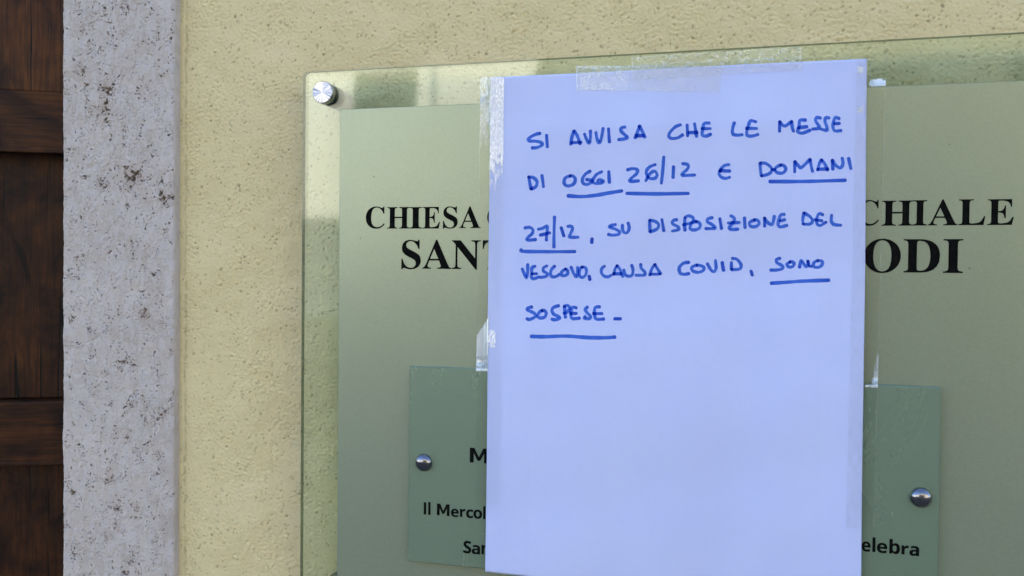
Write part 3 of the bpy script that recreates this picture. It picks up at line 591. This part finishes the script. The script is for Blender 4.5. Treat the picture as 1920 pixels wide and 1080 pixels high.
def smooth_path(pts, k=7):
    if len(pts) == 2:
        (a, b), (c, d) = pts; n = max(2, int(math.hypot(c - a, d - b) / 4))
        return [(a + (c - a) * i / n, b + (d - b) * i / n) for i in range(n + 1)]
    closed = pts[0] == pts[-1]; out = []; n = len(pts)
    for i in range(n - 1):
        p1, p2 = pts[i], pts[i + 1]
        p0 = pts[i - 1] if i else (pts[-2] if closed else (2 * p1[0] - p2[0], 2 * p1[1] - p2[1]))
        p3 = pts[i + 2] if i + 2 < n else (pts[1] if closed else (2 * p2[0] - p1[0], 2 * p2[1] - p1[1]))
        for j in range(k):
            t = j / k; q = []
            for c in (0, 1):
                q.append(0.5 * (2 * p1[c] + (p2[c] - p0[c]) * t + (2 * p0[c] - 5 * p1[c] + 4 * p2[c] - p3[c]) * t * t + (3 * p1[c] - p0[c] - 3 * p2[c] + p3[c]) * t ** 3))
            out.append(tuple(q))
    return out + [pts[-1]]
def stroke_mesh(pts, width, lift):
    """a round-ended marker stroke lying on the paper"""
    p = smooth_path(pts); q = [p[0]]
    for a in p[1:]:
        if math.hypot(a[0] - q[-1][0], a[1] - q[-1][1]) > 0.9: q.append(a)
    if len(q) < 2: q.append((q[0][0] + 1, q[0][1]))
    n = len(q); V, Fc, dn = [], [], []
    def add(x, y, d): V.append(tuple(P(x, y, paper_y(x, y) - lift))); dn.append(d); return len(V) - 1
    seed = random.random() * 50; rails = []
    Ltot = 1.0 * n
    for i in range(n):
        a, b = q[max(0, i - 1)], q[min(n - 1, i + 1)]; tx, ty = b[0] - a[0], b[1] - a[1]; l = math.hypot(tx, ty) or 1; tx /= l; ty /= l
        wd = width / 2 * (1 + 0.08 * math.sin(seed + i * 0.35) + 0.05 * math.sin(seed * 3 + i * 1.3))
        d = 0.75 * math.exp(-i / 2.2) * (0.3 + 0.7 * abs(math.sin(seed))) + 0.8 * math.exp(-(n - 1 - i) / 2.5) * abs(math.cos(seed * 2))
        rails.append((add(q[i][0] - ty * wd, q[i][1] + tx * wd, d), add(q[i][0], q[i][1], d * .8), add(q[i][0] + ty * wd, q[i][1] - tx * wd, d)))
        if i in (0, n - 1):
            s = -1 if i == 0 else 1; cc = rails[-1][1]; prev = rails[-1][0] if i == 0 else rails[-1][2]
            for kk in range(1, 8):
                an = math.pi * kk / 8
                ox = math.cos(an) * (-ty if s < 0 else ty) + s * math.sin(an) * tx * .85; oy = math.cos(an) * (tx if s < 0 else -tx) + s * math.sin(an) * ty * .85
                m_ = add(q[i][0] + ox * wd, q[i][1] + oy * wd, d); Fc.append((cc, prev, m_)); prev = m_
            Fc.append((cc, prev, rails[-1][2] if i == 0 else rails[-1][0]))
    for i in range(n - 1):
        a, b = rails[i], rails[i + 1]; Fc.append((a[0], b[0], b[1], a[1])); Fc.append((a[1], b[1], b[2], a[2]))
    return V, Fc, dn
def word(name, org, scale, strokes, width=6.3):
    V, Fc, dn = [], [], []
    for i, st in enumerate(strokes):
        v, f, d = stroke_mesh([(org[0] + x / scale, org[1] + y / scale) for x, y in st], width * random.uniform(.95, 1.05), 0.00022 + 0.000015 * i)
        k = len(V); V += v; dn += d; Fc += [tuple(j + k for j in ff) for ff in f]
    return mesh_obj(name, V, Fc, MI, notice, smooth=True, attrs={'dense': dn})
Z1, Z2, Z3, Z4, Z5, Z6, Z7, Z8, Z9 = ((970,210),7.385), ((1230,200),5.189), ((970,280),5.333), ((1320,280),6.4), ((960,390),7.68), ((1200,390),4.8), ((960,480),6.4), ((1250,470),5.818), ((970,560),8.727)
W = lambda z, *st, width=6.3: word('handwritten_word', z[0], z[1], st, width)
U = lambda z, *st, width=6.8: word('underline', z[0], z[1], st, width)
W(Z1, [(312,297),(270,303),(200,335),(152,375),(170,402),(230,402),(310,415),(348,438),(330,465),(270,492),(208,498)], [(405,320),(415,485)])
W(Z1, [(740,448),(755,350),(782,262)], [(788,262),(835,340),(868,445)], [(750,425),(885,418)], [(930,305),(960,380),(995,435),(1012,350),(1012,262)], [(1088,282),(1103,370),(1130,425),(1160,375),(1188,228)],
  [(1262,232),(1275,415)], [(1490,208),(1440,220),(1437,265),(1480,308),(1525,348),(1478,372),(1402,382)], [(1632,355),(1665,270),(1690,195)], [(1692,195),(1728,260),(1765,345)], [(1650,328),(1745,325)])
W(Z2, [(240,176),(190,195),(140,245),(124,285),(150,308),(210,303),(258,275)], [(303,178),(308,285)], [(375,165),(385,230),(395,290)], [(318,252),(400,250)], [(518,158),(468,165),(455,220),(450,275),(490,286),(532,268)], [(445,213),(530,213)])
W(Z2, [(762,158),(745,215),(748,265),(790,277),(838,272)], [(972,147),(920,138),(897,190),(882,250),(892,282),(940,285),(992,270)], [(880,210),(980,212)])
W(Z2, [(1203,240),(1203,145)], [(1205,145),(1250,188),(1320,144)], [(1320,145),(1325,195),(1338,240)], [(1455,130),(1400,134),(1392,195),(1378,240),(1420,258),(1495,230)], [(1385,205),(1468,195)],
  [(1600,110),(1562,105),(1553,138),(1580,180),(1590,208),(1522,218)], [(1685,110),(1652,106),(1645,145),(1660,190),(1663,230),(1610,220)], [(1782,115),(1745,105),(1727,150),(1722,200),(1742,235),(1800,232)], [(1738,165),(1785,163)])
W(Z3, [(115,280),(125,340),(137,395)], [(112,276),(160,283),(196,320),(185,372),(142,395)], [(246,260),(262,375)])
W(Z3, [(528,266),(478,288),(468,340),(502,366),(558,350),(580,302),(560,270),(528,266)], [(728,218),(680,248),(650,300),(662,342),(710,348),(748,312),(692,302)], [(845,223),(790,253),(755,310),(770,338),(830,338),(860,318),(820,302),(802,318)], [(914,222),(920,330)])
U(Z3, [(508,465),(640,472),(780,460),(920,435),(1045,415)])
W(Z3, [(1102,205),(1150,192),(1202,205),(1190,245),(1132,295),(1128,320),(1212,315)], [(1380,152),(1320,178),(1288,228),(1312,282),(1368,292),(1398,256),(1370,218),(1322,248),(1284,315)], [(1465,75),(1452,230),(1440,340)],
  [(1562,175),(1557,280)], [(1652,142),(1702,152),(1705,190),(1652,243),(1655,260),(1775,256)])
U(Z3, [(1095,440),(1400,445),(1710,440)])
W(Z4, [(300,183),(245,195),(200,240),(180,290),(212,336),(260,348),(308,335)], [(195,255),(308,260)], [(203,240),(192,262)])
W(Z4, [(672,165),(678,250),(688,318)], [(680,163),(750,172),(812,232),(788,288),(692,320)], [(920,190),(868,215),(852,250),(890,282),(948,282),(982,240),(960,197),(920,190)], [(820,240),(850,243)],
  [(1088,272),(1090,148)], [(1092,148),(1135,198),(1165,222),(1272,122)], [(1274,122),(1287,200),(1303,265)], [(1362,250),(1385,170),(1410,128)], [(1412,128),(1450,175),(1482,245)], [(1362,238),(1485,235)],
  [(1546,238),(1540,132)], [(1540,130),(1580,190),(1638,222),(1668,170),(1658,105)], [(1736,108),(1763,232)], width=6.1)
U(Z4, [(792,386),(1200,385),(1695,371)], width=7.0)
W(Z5, [(185,287),(250,278),(300,312),(288,370),(222,430),(218,463),(338,455)], [(378,305),(440,292),(508,262),(500,370),(495,462)], [(408,390),(545,358)], [(612,130),(605,350),(603,560)], [(708,283),(746,402)], [(802,265),(850,262),(872,300),(842,370),(832,420),(955,420)], width=6.2)
U(Z5, [(130,597),(162,623),(500,628),(905,628)])
W(Z5, [(1153,445),(1148,498)])
W(Z5, [(1490,237),(1422,252),(1405,276),(1480,300),(1548,340),(1530,378),(1450,392),(1390,380)], [(1590,246),(1592,310),(1620,355),(1660,350),(1688,290),(1672,215)], width=6.2)
W(Z6, [(86,112),(90,210)], [(88,108),(140,123),(168,150),(153,188),(92,215)], [(197,103),(214,205)], [(330,105),(300,112),(292,140),(340,168),(348,193),(290,208)], [(405,200),(400,140),(405,92)], [(405,82),(440,70),(478,90),(468,128),(390,152)],
  [(505,122),(462,142),(452,185),(490,198),(535,178),(540,142),(505,122)], [(650,87),(612,97),(608,125),(650,150),(678,182),(592,185)], [(718,95),(733,185)], [(817,70),(848,90),(843,120),(803,178),(822,193),(880,190)], [(793,135),(893,130)], [(940,88),(945,176)],
  [(1030,108),(987,130),(995,163),(1040,167),(1073,140),(1058,111),(1030,108)], [(1122,165),(1120,90)], [(1120,88),(1150,130),(1188,148),(1202,110),(1208,75)], [(1297,57),(1267,62),(1252,100),(1243,148),(1262,170),(1322,156)], [(1262,115),(1303,105)], width=6.1)
W(Z6, [(1475,46),(1465,100),(1467,142)], [(1478,44),(1528,75),(1553,115),(1530,143),(1472,146)], [(1645,60),(1612,50),(1593,90),(1592,138),(1620,158),(1675,127)], [(1575,105),(1638,115)], [(1725,65),(1722,118),(1747,148),(1808,155)], width=6.1)
W(Z7, [(122,155),(150,218),(175,262),(188,180),(188,105)], [(278,122),(242,138),(236,200),(233,255),(262,272),(325,250)], [(240,215),(298,212)], [(420,117),(378,142),(378,180),(428,215),(408,243),(345,258)], [(510,122),(472,165),(462,218),(492,252),(550,235),(565,215)],
  [(640,158),(598,190),(594,228),(630,237),(668,210),(663,168),(640,158)], [(710,135),(740,208),(775,250),(786,190),(786,135)], [(842,132),(813,170),(812,238),(850,256),(888,215),(888,152),(842,132)], [(926,242),(934,282)], width=5.9)
W(Z7, [(1110,122),(1078,150),(1073,200),(1102,238),(1150,250),(1190,230)], [(1218,222),(1240,150),(1260,115)], [(1262,115),(1297,162),(1328,245)], [(1222,213),(1308,213)], [(1342,165),(1357,218),(1390,241),(1438,232),(1452,170),(1437,110)],
  [(1545,102),(1550,145),(1592,190),(1588,228),(1485,230)], [(1652,228),(1680,150),(1713,102)], [(1716,102),(1750,160),(1782,210)], [(1665,218),(1775,216)], width=5.9)
W(Z8, [(240,127),(182,138),(138,185),(147,243),(190,258),(240,250)], [(330,158),(274,182),(284,218),(340,236),(396,218),(402,177),(330,158)], [(445,145),(482,208),(515,230),(538,190),(533,105)], [(606,130),(620,213)], [(718,84),(765,93),(810,150),(797,198),(712,208)], [(706,128),(706,200)], [(921,222),(934,268)], width=6.2)
W(Z8, [(1235,83),(1197,97),(1203,130),(1258,163),(1266,193),(1210,210),(1135,212)], [(1345,124),(1312,150),(1332,177),(1373,173),(1392,140),(1370,121),(1345,124)], [(1450,180),(1465,105),(1500,150),(1520,172),(1540,158),(1540,115)], [(1540,112),(1556,163),(1580,172)],
  [(1650,108),(1607,130),(1603,172),(1650,182),(1692,158),(1697,117),(1650,108)], width=6.2)
U(Z8, [(1142,355),(1300,345),(1500,331),(1768,322)])
W(Z9, [(235,135),(172,152),(155,180),(222,210),(288,250),(288,298),(200,340),(148,325)], [(400,196),(352,233),(335,288),(380,316),(448,298),(472,240),(448,200),(400,196)], [(675,115),(592,143),(565,190),(592,250),(686,298),(686,328),(612,346),(565,335)],
  [(787,303),(777,215),(772,135)], [(768,122),(820,110),(857,150),(818,218),(760,238)], [(965,150),(920,138),(883,172),(875,270),(903,326),(1015,318)], [(875,240),(965,240)], [(1145,138),(1112,172),(1132,220),(1198,288),(1176,325),(1092,318),(1110,288)],
  [(1345,133),(1282,140),(1260,200),(1270,298),(1303,336),(1412,333)], [(1245,243),(1385,243)], [(1592,328),(1688,328)], width=6.2)
U(Z9, [(230,617),(450,622),(800,612),(1150,636),(1450,638),(1595,628)])


# ------------------------------------------------------------------ strips of clear tape
def surf(px, py):
    """front-most surface of the sign and paper along that line of sight"""
    q = P(px, py, -0.03); y = 0.0
    if gx0 < q.x < gx1 and gz0 < q.z < gz1: y = CY0
    if fx0 < q.x < fx1 and fz0 < q.z < fz1: y = FY0
    if px0 < q.x < px1 and pz0 < q.z < pz1: y = GY0
    # inside the sheet?
    lft = PC[0][0] + (PC[3][0] - PC[0][0]) * (py - 145) / 927; rgt = PC[1][0] + (PC[2][0] - PC[1][0]) * (py - 110) / 1038
    topy = 145 - 35 * (px - 920) / 706
    if lft - 1.5 < px < rgt + 1.5 and py > topy - 1.5: y = min(y, paper_y(px, py) - 0.0002 - 0.0025 * 0)
    return y
def tape(corners, nu, nv, air, label, extra=0.0):
    Y = np.zeros((nv + 1, nu + 1)); A = np.zeros((nv + 1, nu + 1)); pix = {}
    wr = band(nv + 1, nu + 1, 1.0, 6.0, .5); wr2 = band(nv + 1, nu + 1, 1.0, 22.0, .5)
    for j in range(nv + 1):
        for i in range(nu + 1):
            u, v = i / nu, j / nv; x, y = bil(corners, u, v)
            pix[j, i] = (x, y); Y[j, i] = surf(x, y)
            A[j, i] = air(x, y, u, v, wr[j, i], wr2[j, i])
    for _ in range(9):                                       # the film bridges the steps
        S = Y.copy(); S[1:-1, :] = np.minimum(Y[1:-1, :], (Y[:-2, :] + Y[2:, :]) / 2); S[:, 1:-1] = np.minimum(S[:, 1:-1], (S[:, :-2] + S[:, 2:]) / 2); Y = S
    V = [tuple(P(*pix[j, i], Y[j, i] - 0.00012 - extra - 0.00002 * abs(wr2[j, i]))) for j in range(nv + 1) for i in range(nu + 1)]
    org = P(*bil(corners, .5, .5), CY0)
    o = mesh_obj('tape_strip', np.array(V) - np.array(org), grid_faces(nv + 1, nu + 1, True), MTA, smooth=True, attrs={'air': np.clip(A, 0, 1)})
    o.location = org
    return tag(o, label, 'tape', 'clear tape holding the paper')
def S1(x, a, b): return float(sst(np.array(x), a, b))
def air_left(x, y, u, v, w, w2):
    r = 0.0
    onp = x > 920.5 - 0.0108 * (y - 145)
    if onp:
        if x < 947: r = 0.8 * (1 - S1(y + 16 * w2 + (945 - x) * -1.2, 275, 330)) * (0.85 + .15 * w)
        if 618 < y < 652 and x < 929: r = max(r, 0.75 * S1(w + 1.3 - abs(y - 634) / 14, 0, .8))
    else:
        r = 0.42 * (1 - S1(y + 10 * w, 225, 275)) * S1(w2 + 1.4, 0, .8) + (0.5 * S1(w, 1.0, 1.6) if y < 275 else 0)
        # lifted, milky stretch above the small plate
        if 592 < y < 697:
            inl = x > 897 + (625 - y) * 0.62 if y < 625 else True
            if inl: r = max(r, (0.95 if y < 668 else 0.55 + 0.4 * S1(w, -.3, .6)) * (1 if x < 914 or y > 690 or y < 668 else 0.35))
            if y > 690: r = 0.95
    if u < 0.03: r = max(r, 0.35 if y < 330 else 0.10)
    return r
tape([(901, 144), (945, 146), (938, 948), (889, 948)], 60, 420, air_left, 'long clear tape strip down the left edge of the paper, milky near its top', 0.0001)
def air_right(x, y, u, v, w, w2):
    onp = x < 1626 - 0.0106 * (y - 110)
    r = 0.035 + 0.015 * w2 if onp else 0.0
    if onp and (abs(x - 1613) < 5 and (abs(y - 131) < 6 or abs(y - 206) < 5)): r = 0.8 * S1(w + 1.6, 0, 1)
    if not onp:
        if 147 < y < 161 and x > 1634 - (y - 147) * .4: r = 0.95 * S1(y + 2 * w2, 147, 150)
        xr = 1652.5; xl = 1645 - 11 * max(0, (y - 666)) / 58 + 1.2 * w
        if 664 < y < 726 and x > xl: r = 0.85 + .1 * w
        if 722 < y < 726.5 and x > 1622: r = 0.9
    if u > 0.975: r = max(r, 0.16)
    return r
tape([(1607, 110), (1662, 108), (1639, 988), (1586, 990)], 64, 440, air_right, 'long clear tape strip down the right edge of the paper')
def air_top(x, y, u, v, w, w2):
    onp = y > 145 - 35 * (x - 920) / 706
    st = S1(w2 + 0.5 * w + 0.6, 0, 1.2)
    r = (0.32 + 0.12 * st) * (1 - .5 * S1(x, 1150, 1330)) if onp else 0.22 + 0.25 * st + 0.2 * S1(w, 1.0, 2.0)
    if u < .012 or v < .03: r = max(r, .45)
    return max(0, r)
tape([(1080, 123), (1352, 124), (1350, 173), (1080, 169)], 200, 40, air_top, 'shorter lower strip of clear tape across the top edge of the paper', 0.0001)
def air_top2(x, y, u, v, w, w2):
    onp = y > 145 - 35 * (x - 920) / 706
    st = S1(math.sin(0.075 * x + 0.30 * y + 1.6 * w2) + 0.15 * w, .45, 1.1)
    r = 0.14 + 0.1 * st if onp else 0.10 + 0.35 * st
    if u < .008 or u > .994 or v < .03: r = max(r, .4)
    return r
tape([(1184, 107), (1502, 88), (1503, 131), (1186, 150)], 230, 36, air_top2, 'wrinkled upper strip of clear tape along the glass edge above the paper', 0.0004)
